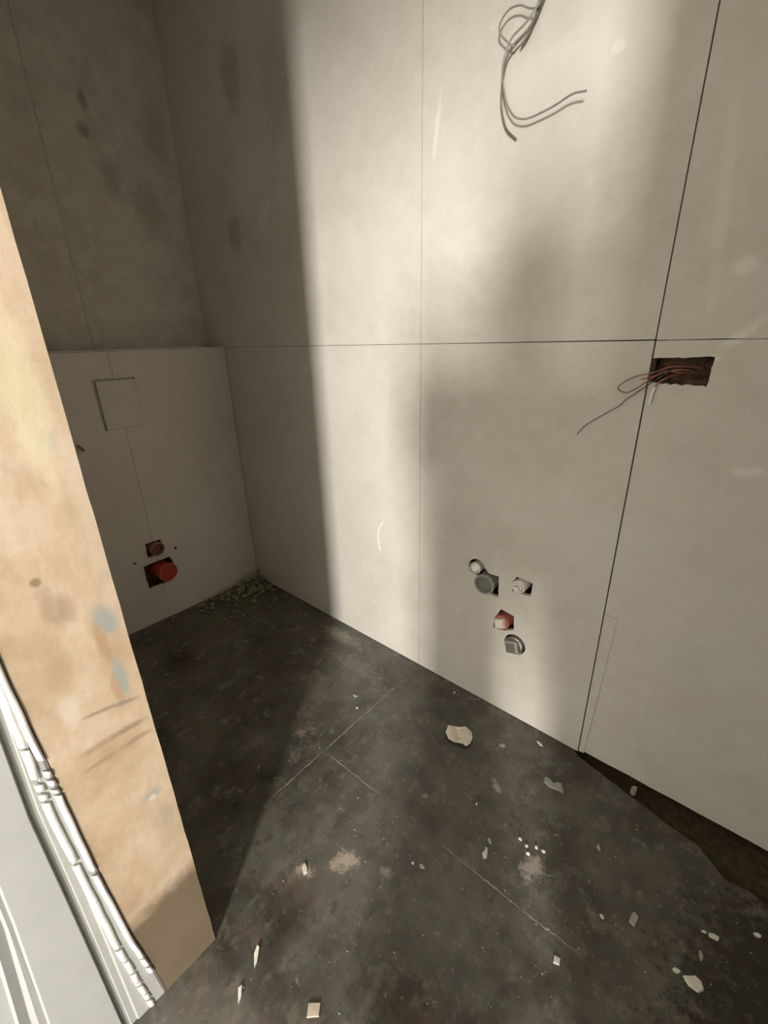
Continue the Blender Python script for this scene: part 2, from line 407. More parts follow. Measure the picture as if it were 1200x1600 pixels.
# ------------------------------------------------------------------ left (end) wall, with the low boxing before it
XW = -2.10
bm = bmesh.new(); box(bm, (XW - .12, -.02, -.05), (XW - .0125, YW + .1, ZT))
lw = link('wall_left', bm, M_CAV); tag(lw, 'dark end wall above the low boxing', kind='structure')
tl = lambda p: Vector((XW, p[0], p[1]))
for a, b in ((.02, .6392), (.6404, YW - .001)):
    link('panel', slab([(a, 0), (b, 0), (b, ZT), (a, ZT)], [], tl, (-.0125, 0, 0)), [M_LEFT, M_CUT], lw)
XB = -1.945; YS = .634
bx = empty('cistern_boxing', (XB - .07, .63, 0), 'low boxed-in wall with square cover plate and red drain stub', 'boxed wall')
tb = lambda p: Vector((XB, p[0], p[1]))
lo = .100; ztop = 1.186
def ntc(y0, y1, z0, z1): return y0, y1, z0, z1
# left board: seam edge at YS - .0006, notches: plate (y.553->), upper pipe hole, lower pipe hole
e = YS - .0007
pl = ([(lo, .001), (e, .001)] + [(e, .178)] + rag((e, .178), (.574, .178), 4, .0015, 1) + rag((.574, .178), (.571, .292), 5, .0015, 2) + rag((.571, .292), (e, .296), 3, .001, 3)
      + [(e, .296), (e, .326)] + rag((e, .326), (.600, .324), 3, .001, 5)[1:] + rag((.600, .324), (.602, .392), 4, .0015, 6) + [(.602, .392), (e, .392)]
      + [(e, .896), (.5595, .896), (.5540, 1.0875), (e, 1.0875), (e, ztop - .002)] + rag((e, ztop - .002), (lo, ztop), 12, .001, 8)[1:] + [(lo, ztop)])
e2 = YS + .0007
pr = ([(YW - .003, .001), (YW - .003, ztop)] + rag((YW - .003, ztop), (e2, ztop - .002), 16, .0012, 9)[1:] + [(e2, ztop - .002), (e2, 1.0875), (.708, 1.0875), (.708, .896), (e2, .896)]
      + [(e2, .392)] + rag((e2, .392), (.668, .392), 3, .001, 12)[1:] + rag((.668, .392), (.672, .326), 3, .001, 12) + rag((.672, .326), (e2, .326), 2, .001, 13)
      + [(e2, .326), (e2, .296), (.690, .296)] + [(.700, .262), (.702, .215), (.685, .180), (e2, .178), (e2, .001)])
def ded(l):
    o = []
    for p in l:
        if not o or math.hypot(p[0] - o[-1][0], p[1] - o[-1][1]) > 1e-5: o.append(p)
    return o
for p in (pl, pr): link('panel', slab(ded(p), [], tb, (-.0125, 0, 0)), [M_BOX, M_CUT], bx)
bm = bmesh.new(); box(bm, (XB - .075, lo, .001), (XB - .06, YW - .002, ztop - .014))
link('backing', bm, M_CAVB, bx)
link('ledge_board', slab([(XW + .001, lo), (XB - .001, lo)] + rag((XB - .001, lo), (XB - .002, YW - .002), 20, .0015, 4)[1:] + [(XB - .002, YW - .002), (XW + .001, YW - .002)], [],
     lambda p: Vector((p[0], p[1], ztop + .004)), (0, 0, -.004)), [M_BOX, M_CUT], bx)
# cover plate set in its cut-out: shadow gaps left and above
bm = bmesh.new(); vs = box(bm, (XB - .010, .5690, .8968), (XB + .0012, .7076, 1.0800))
bmesh.ops.bevel(bm, geom=bm.edges[:], offset=.0015, segments=2, affect='EDGES')
cp = link('cover_plate', bm, M_BOX, bx); cp['label'] = 'square grey cover plate'
bm = bmesh.new(); box(bm, (XB - .0595, .545, .888), (XB - .0105, .720, 1.095)); o = link('mounting_block', bm, M_CUT, cp)
# mortar crumbs along the ledge joint
for i, (y, z, w) in enumerate([(1.045, 1.1905, .016), (.97, 1.190, .03), (.90, 1.190, .022), (1.10, 1.1905, .012)]):
    bm = bmesh.new(); box(bm, (XB - .006, y - w / 2, z), (XB + .001, y + w / 2, z + .003)); o = link('mortar_bead', bm, M_CAV if i == 0 else M_CUT, bx)
bm = tube([(XB - .004, .700 + .022, .330), (XB + .003, .724, .328)], .006, 8); link('screw_plug', bm, M_CAVB, bx, smooth=True)
bm = tube([(XB - .004, .542, .321), (XB + .002, .543, .321)], .006, 8); link('screw_plug', bm, M_CAVB, bx, smooth=True)
bm = tube([(XB - .006, .456, .858), (XB + .012, .462, .848), (XB + .018, .468, .835)], .005, 8)
tag(link('wall_hook', bm, M_BRNPIPE, smooth=True), 'small brown stub beside the tan reveal edge on the boxed wall', 'hook')

def open_pipe(name, c, axis, r, t, L0, L1, mo, mi, label, cat, depth=.02, collar=None):
    """pipe end: c on the wall face, axis outwards, from -L0 to +L1"""
    o = empty(name, c, label, cat)
    link('pipe_body', lathe([(r, -L0), (r, L1 - .001), (r - .001, L1), (r - t, L1), (r - t, L1 - depth), (r - t, -L0)], c, axis), mo, o, smooth=True)
    link('end_cap', lathe([(0, L1 - depth), (r - t - .0002, L1 - depth), (r - t - .0002, L1 - depth - .004), (0, L1 - depth - .004)], c, axis, closed=False), mi, o, smooth=True)
    if collar:
        link('collar', lathe([(r + .0002, L1 - collar), (r + .003, L1 - collar), (r + .003, L1 - .002), (r + .0002, L1 - .002)], c, axis), mo, o, smooth=True)
    return o
AX = (1, 0.0, .12)
open_pipe('drain_pipe', (XB, .657, .236), (1, .12, -.02), .040, .003, .055, .030, M_REDPIPE, M_REDDARK, 'red plastic drain pipe end low in the boxed wall', 'pipe', .006, .016)
open_pipe('supply_pipe', (XB, .640, .358), (1, .12, -.05), .029, .003, .055, .018, M_BRNPIPE, M_BRNIN, 'brown open pipe end just above the red drain pipe', 'pipe', .010, .010)

# pipes of the long wall (axis towards the room)
AY = (0, -1, 0)
open_pipe('drain_pipe', (-.572, YW, .470), (.05, -1, .0), .031, .0025, .06, .016, M_GPIPE, M_GPIPEIN, 'open grey drain pipe end in a square cut in the long wall', 'pipe', .022, .012)
o = empty('pipe_plug', (-.610, YW, .512), 'small pale round plug just above the open grey drain pipe', 'pipe plug')
link('socket', lathe([(.019, -.05), (.019, .004), (.014, .006), (.014, -.05)], (-.610, YW, .512), AY), M_PLUG, o, smooth=True)
link('cap', lathe([(0, .012), (.009, .011), (.0135, .006), (.0138, -.004), (0, -.004)], (-.610, YW, .512), (-.1, -1, .15), closed=False), M_WHTW, o, smooth=True)
def plug(c, r, body, head, lab, sock=M_PLUG, tilt=(0, -1, .1), hr=.55, L=.02, rot=.4, n=4):
    o = empty('pipe_plug', c, lab, 'pipe plug')
    link('socket', lathe([(r, -.055), (r, L * .35), (r * .93, L * .45), (r * .72, L * .45), (r * .72, -.05)], c, AY), sock, o, smooth=True)
    bm = bmesh.new(); prism_along(bm, c, tilt, r * .71, r * .68, -.02, L * .75, 12); link('plug_body', bm, body, o)
    bm = bmesh.new(); prism_along(bm, c, tilt, r * hr, r * hr * .85, L * .75, L * 1.35, n, rot); link('square_head', bm, head, o)
    return o
plug((-.461, YW, .499), .021, M_PLUG, M_PLUG, 'pale plastic pipe plug in a square hole right of the grey drain pipe')
plug((-.505, YW, .352), .025, M_RED, M_PLUG, 'red and white pipe plug below the grey drain pipe', M_RED, tilt=(.05, -1, .25), hr=.92, rot=.3)
plug((-.457, YW, .287), .030, M_BLUE, M_CHROME, 'shiny metal and blue pipe plug, lowest on the long wall', M_CHROME, tilt=(.0, -1, .15), hr=.85, L=.024, rot=.3)

# ------------------------------------------------------------------ cables
ca = empty('electric_cable', (-.529, 1.10, 1.82), 'grey looped cable pair hanging down the upper long wall', 'cable')
s1 = [(-.50, 1.092, 1.90), (-.529, 1.10, 1.818), (-.537, 1.10, 1.805), (-.546, 1.10, 1.789), (-.559, 1.10, 1.778), (-.579, 1.10, 1.768), (-.594, 1.10, 1.758), (-.602, 1.10, 1.741),
      (-.605, 1.10, 1.715), (-.606, 1.10, 1.685), (-.602, 1.104, 1.657), (-.592, 1.108, 1.631), (-.570, 1.113, 1.609)]
s2 = [(-.495, 1.085, 1.90), (-.529, 1.09, 1.816), (-.544, 1.09, 1.797), (-.556, 1.09, 1.789), (-.583, 1.09, 1.777), (-.595, 1.09, 1.760), (-.601, 1.09, 1.737), (-.600, 1.09, 1.714), (-.593, 1.09, 1.688),
      (-.585, 1.09, 1.668), (-.578, 1.09, 1.656), (-.563, 1.09, 1.640), (-.538, 1.09, 1.631), (-.510, 1.09, 1.632), (-.476, 1.088, 1.636), (-.441, 1.085, 1.643), (-.414, 1.085, 1.640)]
s3 = [(-.49, 1.095, 1.90), (-.523, 1.095, 1.828), (-.531, 1.09, 1.806), (-.548, 1.09, 1.809), (-.569, 1.09, 1.821), (-.592, 1.09, 1.824), (-.610, 1.09, 1.813), (-.614, 1.09, 1.798), (-.607, 1.09, 1.787), (-.592, 1.095, 1.772), (-.580, 1.10, 1.764)]
s4 = [(-.485, 1.10, 1.90), (-.533, 1.105, 1.812), (-.545, 1.105, 1.793), (-.556, 1.105, 1.777), (-.570, 1.105, 1.764)]
link('strand', tube(s1, .0021), M_CABLE, ca, smooth=True); link('strand', tube(s2, .0021), M_CABLE2, ca, smooth=True)
link('strand', tube(s3, .0019), M_CABLE2, ca, smooth=True); link('strand', tube(s4, .0026), M_CABLE, ca, smooth=True)
cb = empty('electric_wire', (-.19, 1.11, 1.12), 'red-brown looped wire sticking out of the rectangular wall opening', 'wire')
rl = [(-.135, 1.15, 1.13), (-.162, 1.118, 1.134), (-.186, 1.108, 1.133), (-.209, 1.105, 1.123), (-.244, 1.10, 1.113), (-.268, 1.10, 1.098), (-.274, 1.10, 1.086), (-.256, 1.10, 1.079), (-.236, 1.10, 1.090), (-.219, 1.104, 1.105), (-.191, 1.11, 1.124), (-.166, 1.118, 1.122), (-.14, 1.15, 1.12)]
link('strand', tube(rl, .0014), M_REDW, cb, smooth=True)
rl2 = [(x + .004, y - .002, z - .006 + .003 * math.sin(i)) for i, (x, y, z) in enumerate(rl[1:5])]
link('strand', tube([(-.14, 1.15, 1.12)] + rl2[:1] + [(-.19, 1.106, 1.124), (-.212, 1.103, 1.114), (-.232, 1.102, 1.108)], .0014), M_REDW, cb, smooth=True)
cc = empty('electric_wire', (-.2, 1.1, 1.10), 'thin dark wire trailing down left from the rectangular wall opening', 'wire')
link('strand', tube([(-.15, 1.15, 1.13), (-.177, 1.112, 1.128), (-.190, 1.10, 1.119), (-.212, 1.10, 1.101), (-.232, 1.10, 1.083), (-.256, 1.10, 1.062), (-.265, 1.10, 1.050), (-.308, 1.10, 1.018), (-.335, 1.102, .996), (-.350, 1.104, .974)], .0010, 6), M_BLKW, cc, smooth=True)
cw = empty('electric_wire', (-.2, 1.11, 1.09), 'short brown wire with white sleeve hanging from the wall opening', 'wire')
link('strand', tube([(-.165, 1.15, 1.12), (-.186, 1.112, 1.112), (-.199, 1.108, 1.102), (-.2045, 1.109, 1.092)], .0016, 6), M_REDW, cw, smooth=True)
link('sleeve', tube([(-.2045, 1.109, 1.092), (-.2075, 1.109, 1.080), (-.2095, 1.109, 1.056)], .0026, 8), M_WHTW, cw, smooth=True)['label'] = 'white sleeve'

# ------------------------------------------------------------------ floor: dark boards, filled joints, trench at the wall foot
bm = bmesh.new(); box(bm, (XL, -5.0, -.06), (4.0, YW + .11, -.022))
fl = link('floor', bm, M_TRENCH); tag(fl, 'dark dusty floor strewn with plaster crumbs', kind='structure')
tf = lambda p: Vector((p[0], p[1], 0))
XJ = -.828; YJ = .622; q = .0002
trench = [(-.213, 1.104), (-.150, 1.092), (-.106, 1.080), (-.060, 1.070), (-.021, 1.063), (.020, 1.050), (.056, 1.046), (.098, 1.041), (.112, 1.028), (.127, 1.018), (.150, .998), (.168, .990), (.200, 1.000), (.236, .985), (.32, .975), (.62, .965)]
tr = []
for a, b in zip(trench, trench[1:]): tr += rag(a, b, 4, .0018, 7)
tr.append(trench[-1])
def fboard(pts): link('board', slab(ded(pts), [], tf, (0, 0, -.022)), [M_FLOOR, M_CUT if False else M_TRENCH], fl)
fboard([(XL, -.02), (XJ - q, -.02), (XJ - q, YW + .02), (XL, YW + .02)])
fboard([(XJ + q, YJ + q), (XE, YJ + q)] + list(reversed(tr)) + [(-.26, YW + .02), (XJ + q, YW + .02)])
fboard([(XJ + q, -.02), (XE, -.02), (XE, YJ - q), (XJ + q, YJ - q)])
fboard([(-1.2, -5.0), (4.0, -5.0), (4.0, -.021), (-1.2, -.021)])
def joint(a, b, w=.0028, seed=0):
    r = random.Random(seed); n = 26; L = []; Rr = []
    dx, dy = b[0] - a[0], b[1] - a[1]; l = math.hypot(dx, dy); nx, ny = -dy / l, dx / l
    for i in range(n + 1):
        t = i / n; ww = w * (.35 + .65 * r.random()) * min(1, 6 * t + .15, 6 * (1 - t) + .15) / 2; j = r.uniform(-.0012, .0012)
        L.append((a[0] + dx * t + nx * (ww + j), a[1] + dy * t + ny * (ww + j))); Rr.append((a[0] + dx * t - nx * (ww - j), a[1] + dy * t - ny * (ww - j)))
    link('joint_filler', slab(L + list(reversed(Rr)), [], lambda p: Vector((p[0], p[1], .0007)), (0, 0, -.003)), M_JOINT, fl)
joint((XJ - .002, .995), (XJ - .001, .62), .0034, 1); joint((XJ - .001, .61), (XJ + .001, .42), .0022, 2)
joint((-.805, YJ - .006), (-.600, YJ), .0026, 3); joint((-.392, YJ + .003), (-.180, YJ + .006), .0034, 4); joint((-.175, YJ + .006), (-.055, YJ + .012), .0020, 5)

# ------------------------------------------------------------------ front wall with the doorway, ceiling, right wall
YF0, YF1 = .020, .150; XD = -.655; XD2 = .25
bm = bmesh.new(); box(bm, (XL, -.115, -.02), (XD - .0145, YF1, ZT))
wf = link('wall_front', bm, M_ROOM); tag(wf, 'partition wall ending in the tan reveal of the doorway', kind='structure')
bm = bmesh.new(); box(bm, (XD2, -.115, -.02), (XE + 3.3, YF1, ZT)); tag(link('wall_front_2', bm, M_ROOM), 'front wall on the other side of the doorway', kind='structure')
bm = bmesh.new(); box(bm, (XD - .0145, -.115, 2.12), (XD2, YF1, ZT)); tag(link('trim_1', bm, M_ROOM), 'lintel over the doorway', kind='structure')
bm = bmesh.new(); box(bm, (XE, YF1, -.02), (XE + .1, YW + .11, ZT)); tag(link('wall_right', bm, M_ROOM), 'right end wall of the small room', kind='structure')
bm = bmesh.new(); box(bm, (XL, -.115, ZT), (XE + .1, YW + .11, ZT + .1)); tag(link('ceiling', bm, M_ROOM), 'plain ceiling of the small room', kind='structure')

bm = bmesh.new(); box(bm, (-1.2, -1.32, 1.86), (3.0, -1.20, ZT)); tag(link('shade_beam', bm, M_ROOM), 'added hall beam shading the top of the long wall', kind='structure')  # unseen beam, added to dim the upper part of the lit wall
# white door frame standing against the reveal
Z = [.0015, .08, .23, .43, .59, .80, 2.115]
L1 = [.044, .039, .026, .018, .015, .010, .009]
L2 = [.019, .014, .006, .001, -.002, .002, .003]
L3 = [-.032, -.031, -.029, -.027, -.026, -.016, -.012]
L4 = [-.125, -.116, -.104, -.088, -.078, -.068, -.060]
L5 = [-.142, -.132, -.119, -.096, -.086, -.075, -.067]
def itp(tab, z):
    for i in range(len(Z) - 1):
        if z <= Z[i + 1]: t = (z - Z[i]) / (Z[i + 1] - Z[i]); return tab[i] + (tab[i + 1] - tab[i]) * t
    return tab[-1]
bm = slab([(itp(L1, z) + .0012, z) for z in (0, .1, .25, .45, .6, .8, 2.12)][::-1] + rag((L1[0] + .0012, 0), (YF1, 0), 2, 0, 1)[1:] + rag((YF1, .001), (YF1, 2.12), 60, .0006, 11) + [(YF1, 2.12)], [], lambda p: Vector((XD, p[0], p[1])), (-.014, 0, 0))
rv = link('reveal_board', bm, [M_TAN, M_TAN], wf); rv['label'] = 'tan stained reveal board'
df = empty('door_frame', (-.645, -.04, .001), 'white grooved door frame standing against the tan reveal board', 'door frame')
bm = bmesh.new(); rings = []
for i, z in enumerate(Z):
    sec = [(L1[i], -.6545), (L1[i], -.643), (L1[i] - .004, -.641), (L3[i] + .024, -.641), (L3[i] + .021, -.644), (L3[i] + .012, -.6435), (L3[i] + .010, -.646), (L3[i] + .004, -.645),
           (L3[i] + .001, -.6475), (L3[i] - .001, -.640), (L4[i] + .004, -.640), (L4[i] + .001, -.645), ((L4[i] + L5[i]) / 2, -.6435), (L5[i], -.6485), (L5[i] - .012, -.644), (L5[i] - .016, -.649), (-.24, -.649), (-.24, -.6545)]
    rings.append([bm.verts.new((x - .0135, y, z)) for y, x in sec])
for a, b in zip(rings, rings[1:]):
    for k in range(len(a)): bm.faces.new((a[k], a[(k + 1) % len(a)], b[(k + 1) % len(a)], b[k]))
bm.faces.new(rings[0]); bm.faces.new(list(reversed(rings[-1])))
link('frame_board', bm, M_WHITE, df)
def strip(tab, off, w, z0, z1, sl0, sl1, d=.0035):
    """one torn length of shiny edging between heights z0 and z1, its ends cut on a slant"""
    bm = bmesh.new(); n = max(2, int((z1 - z0) / .02)); rs = []
    rr = random.Random(int(z0 * 1e4))
    for i in range(n + 1):
        t = i / n; z = z0 + (z1 - z0) * t; j = rr.uniform(-.0006, .0006)
        s = sl0 * (1 - t) ** 6 + sl1 * t ** 6
        y0 = itp(tab, z) + off + j; x = -.6543
        rs.append([bm.verts.new((x, y0 - w / 2, z + s)), bm.verts.new((x + d * .8, y0 - w * .42, z + s * .8)), bm.verts.new((x + d, y0 - w * .1, z + s * .3)),
                   bm.verts.new((x + d, y0 + w * .25, z - s * .3)), bm.verts.new((x + d * .5, y0 + w * .5, z - s)), bm.verts.new((x, y0 + w * .5, z - s))])
    for a, b in zip(rs, rs[1:]):
        for k in range(6): bm.faces.new((a[k], a[(k + 1) % 6], b[(k + 1) % 6], b[k]))
    bm.faces.new(rs[0]); bm.faces.new(list(reversed(rs[-1])))
    link('edge_strip', bm, M_FILM, df, smooth=True)
for z0, z1 in [(.092, .112), (.118, .145), (.150, .412), (.424, .600), (.606, .613), (.622, .632), (.640, .650), (.672, 1.25), (1.26, 2.10)]:
    strip(L1, -.005, .0085, z0, z1, .004, .004)
for z0, z1 in [(.004, .028), (.033, .050), (.054, .085), (.090, .098), (.102, .130), (.136, .175), (.180, .215), (.222, .458), (.468, .600), (.607, .617), (.624, .636), (.648, .700), (.705, 1.30), (1.31, 2.10)]:
    strip(L2, -.003, .0095, z0, z1, .004, .004)

# ------------------------------------------------------------------ debris on the floor
def chip(name, x, y, outline, thick, mat, label, cat='chip', rot=0, lift=.0008, curl=0, crease=0, seed=0):
    bm = bmesh.new(); r = random.Random(seed + int(1000 * abs(x)))
    c, s = math.cos(rot), math.sin(rot)
    n = len(outline); top = []; bot = []; mid = []
    for (a, b) in outline:
        h = curl * (a * a + b * b) ** .5 + r.uniform(0, thick * .3)
        X, Y = x + a * c - b * s, y + a * s + b * c
        bot.append(bm.verts.new((X, Y, lift + h * .8))); top.append(bm.verts.new((X * 1 - (X - x) * .08, Y - (Y - y) * .08, lift + thick + h)))
    cb_ = bm.verts.new((x, y, lift)); ct = bm.verts.new((x, y, lift + thick * 1.25 + crease))
    for i in range(n):
        j = (i + 1) % n
        bm.faces.new((bot[i], bot[j], top[j], top[i])); bm.faces.new((top[i], top[j], ct)); bm.faces.new((bot[j], bot[i], cb_))
    return tag(link(name, bm, mat), label, cat)
def shard(r, sx=1, sy=1, n=7, seed=0):
    q_ = random.Random(seed); return [(r * sx * q_.uniform(.75, 1.15) * math.cos(2 * math.pi * i / n), r * sy * q_.uniform(.75, 1.15) * math.sin(2 * math.pi * i / n)) for i in range(n)]
CH = [('plaster_chip', .297, .676, [(-.013, -.006), (-.004, -.010), (.012, -.004), (.010, .004), (.000, .003), (-.009, .011), (-.015, .006)], .004, M_CHIP, 'white boot-shaped plaster chip on the floor beside the long joint', 2.0),
      ]
chip('plaster_chip', -.297, .676, [(-.016, .004), (-.007, .002), (.000, -.006), (.012, -.005), (.010, .004), (-.002, .008), (-.012, .010)], .004, M_CHIP, 'white boot-shaped plaster chip nearest the floor joint', rot=-.9)
chip('plaster_chip', -.302, .711, shard(.007, 1.2, .6, 6, 2), .002, M_CHIPB, 'small beige flake just above the boot-shaped chip', rot=-.6)
chip('plaster_chip', -.084, .592, [(-.007, -.006), (.005, -.006), (.007, .006), (-.005, .007)], .004, M_CHIP, 'bright white square chip below the end of the floor joint', rot=.35)
chip('plaster_chip', .017, .769, [(-.013, -.006), (.010, -.006), (.014, .002), (.010, .007), (-.011, .006)], .006, M_CHIPB, 'beige oblong plaster chip out on the bare floor', rot=1.45)
chip('plaster_chip', .153, .846, [(-.010, -.004), (.006, -.005), (.010, .002), (.002, .005), (-.009, .003)], .004, M_CHIP, 'pale sliver in the dark right corner of the floor', rot=.3)
chip('plaster_chip', .136, .843, shard(.005, 1.2, .6, 5, 4), .003, M_CHIP, 'tiny chip touching the pale sliver', rot=.3)
chip('plaster_chip', .222, .909, shard(.006, 1.3, .7, 5, 5), .003, M_CHIP, 'tiny pale chip farthest into the dark right corner', rot=.5)
chip('plaster_chip', .132, .736, [(-.018, -.002), (-.008, -.012), (.008, -.014), (.017, -.004), (.013, .008), (.002, .011), (-.006, .005)], .005, M_CHIP, 'largest white plaster chip at the lower right of the floor', rot=.1)
chip('plaster_chip', .103, .733, shard(.006, 1.2, .7, 6, 6), .004, M_CHIP, 'small white chip touching the largest plaster chip', rot=.4)
chip('plaster_chip', .137, .792, shard(.008, .6, 1.5, 6, 7), .003, M_CHIPD, 'dull grey flake between the sliver and the largest chip', rot=.2)
chip('plaster_chip', -.087, .873, shard(.007, .7, 1.3, 6, 8), .004, M_CHIPB, 'small beige chip alone on the floor below the right wall board', rot=.5)
chip('plaster_chip', -.037, .730, shard(.005, 1.2, .8, 5, 9), .003, M_CHIP, 'tiny white chip left of the beige oblong chip', rot=-.5)
chip('plaster_chip', -.323, 1.071, shard(.008, 1.5, .5, 6, 10), .003, M_CHIP, 'white flake lying close to the foot of the long wall', rot=-.3)
chip('plaster_chip', -.410, .991, shard(.008, 1.1, .9, 7, 11), .002, M_CHIPB, 'round beige flake between crumpled paper and wall flake')
chip('plaster_chip', -.646, 1.082, shard(.0045, 1, 1, 5, 12), .003, M_CHIP, 'tiny white crumb at the wall foot behind the crumpled paper')
chip('plaster_chip', -.913, .839, [(-.010, .002), (-.004, -.004), (.008, -.003), (.010, .003), (.003, .002), (-.003, .006)], .003, M_CHIPB, 'small hooked flake beside the far floor joint', rot=.3)
chip('plaster_chip', -.868, .804, shard(.005, 1, .8, 5, 13), .003, M_CHIP, 'tiny white chip beside the hooked flake')
chip('plaster_chip', -.410, .218, [(-.013, -.009), (.011, -.011), (.014, .008), (-.010, .011)], .003, M_CHIPB, 'beige square scrap at the lowest edge of the floor', rot=.85)
chip('plaster_chip', -.232, .966, [(-.026, .022), (-.030, .006), (-.018, -.008), (.004, -.014), (.018, -.022), (.020, -.010), (.018, .010), (.006, .012), (-.008, .004), (-.013, .014), (-.017, .024)], .002, M_CHIPD, 'flat dull grey heart-shaped flake near the long wall', 'flake', rot=.55)
chip('plaster_lump', -.059, 1.084, shard(.011, .8, 1.1, 7, 14), .014, M_CHIPD, 'grey plaster lump on the lip of the trench at the wall foot', 'lump')
chip('plaster_chip', -.398, .552, shard(.007, 1, .7, 6, 15), .003, M_CHIPB, 'beige crumb left of the floor joint, larger of two')
chip('plaster_chip', -.420, .543, shard(.0045, 1, .7, 5, 16), .003, M_CHIP, 'white crumb left of the floor joint, smaller of two')
chip('plaster_chip', -.613, .362, [(-.014, .003), (-.006, -.005), (.012, -.006), (.010, .003), (.000, .006)], .004, M_CHIP, 'pale pinkish chip near the doorway on the lit floor', rot=-.4)
chip('plaster_chip', -.562, .190, [(-.020, -.002), (-.008, -.005), (.016, -.004), (.020, .002), (.004, .005)], .004, M_CHIP, 'long bright plaster chip at the foot of the tan board', rot=2.3)
chip('plaster_chip', -.538, .136, [(-.016, -.001), (-.004, -.005), (.014, -.003), (.010, .004)], .004, M_CHIP, 'second bright chip below the long chip by the tan board', rot=2.4)
chip('plaster_chip', -.376, .774, shard(.004, .7, 1.2, 5, 18), .003, M_CHIP, 'tiny white speck between the paper and the boot-shaped chip')
for i, (x, y) in enumerate([(-.245, .765), (-.225, .760), (-.205, .772), (-.188, .775), (-.215, .745)]):
    tag(chip('plaster_crumb', x, y, shard(.0045, 1.1, .8, 5, 30 + i), .004, M_CHIP, ''), ['white crumb, leftmost in the cluster on the dusty patch', 'white crumb, second from left in the cluster on the dusty patch', 'white crumb, second from right in the cluster on the dusty patch', 'white crumb, rightmost in the cluster on the dusty patch', 'white crumb, lowest in the cluster on the dusty patch'][i], 'crumb', 'crumbs clustered on the dusty patch')
# crumpled paper: pinched sheet with folds
bm = bmesh.new()
OUT = [(-.036, .006), (-.030, .026), (-.012, .031), (.002, .026), (.016, .030), (.032, .018), (.034, -.004), (.028, -.022), (.018, -.030), (.008, -.026), (-.012, -.024), (-.028, -.014)]
N = len(OUT); rg = []
ang = .55; cs, sn = math.cos(ang), math.sin(ang)
def hgt(a, b):
    return .003 + .010 * abs(math.sin(a * 62 + b * 18)) + .016 * max(0, 1 - abs(a - .006) / .014) * (1 if b < .02 else .5) * (.7 - b * 8) + .35 * (a * a + b * b) ** .5 * .35
for f in (1.0, .72, .42, .15):
    f *= 1.22
    rg.append([bm.verts.new((-.530 + (a * f) * cs - (b * f) * sn, .930 + (a * f) * sn + (b * f) * cs, hgt(a * f, b * f))) for a, b in OUT])
for A_, B_ in zip(rg, rg[1:]):
    for k in range(N):
        k2 = (k + 1) % N
        bm.faces.new((A_[k], A_[k2], B_[k2])); bm.faces.new((A_[k], B_[k2], B_[k]))
bm.faces.new(rg[-1])
top = list(bm.faces)
low = {v: bm.verts.new(v.co - Vector((0, 0, .0012))) for v in list(bm.verts)}
for f in top: bm.faces.new([low[v] for v in reversed(f.verts)])
for k in range(N):
    k2 = (k + 1) % N; a, b = rg[0][k], rg[0][k2]; bm.faces.new((a, b, low[b], low[a]))
mz = min(v.co.z for v in bm.verts)
for v in bm.verts: v.co.z -= mz - .0006
tag(link('crumpled_paper', bm, M_PAPER), 'crumpled pale scrap of paper on the dark floor', 'paper scrap')
# rubble in the far corner and fine crumbs: uncountable
def lumps(bm, x, y, z, r, rr):
    v = bmesh.ops.create_icosphere(bm, subdivisions=1, radius=r)['verts']
    for w in v:
        w.co = Vector((w.co.x * rr.uniform(.7, 1.3) + x, w.co.y * rr.uniform(.7, 1.3) + y, w.co.z * rr.uniform(.5, .9) + z))
rr = random.Random(3); bm = bmesh.new()
for i in range(130):
    t = rr.random(); x = -1.915 + rr.random() ** 2 * .26; y = 1.10 - rr.random() ** 1.6 * .36
    r = rr.uniform(.003, .013); hmax = .075 * max(0, 1 - ((x + 1.93) / .16)) * max(0, 1 - (1.11 - y) / .3)
    lumps(bm, x, y, r * .5 + rr.random() * hmax, r, rr)
    if hmax > .01: lumps(bm, x, y, r * .4, r * 1.5, rr)
tag(link('rubble', bm, M_RUB), 'greenish mortar rubble heaped in the far corner', 'rubble', kind='stuff')
bm = bmesh.new(); rr = random.Random(5)
for i in range(420):
    x = rr.uniform(-1.2, .3); y = rr.uniform(.12, 1.08)
    if y < .15 - (x + .3) * -.3 and x < -.6: continue
    if y > 1.0 and x > -.1: continue
    if rr.random() < .45: x = rr.gauss(-.25, .22); y = rr.gauss(.70, .14)
    if not (.1 < y < 1.0) or x > .5: continue
    r = rr.choice([.0008, .001, .0012, .0018]); lumps(bm, x, y, r * .5, r, rr)
tag(link('plaster_dust_crumbs', bm, M_CHIPB), 'fine plaster crumbs scattered over the dark floor', 'crumbs', kind='stuff')
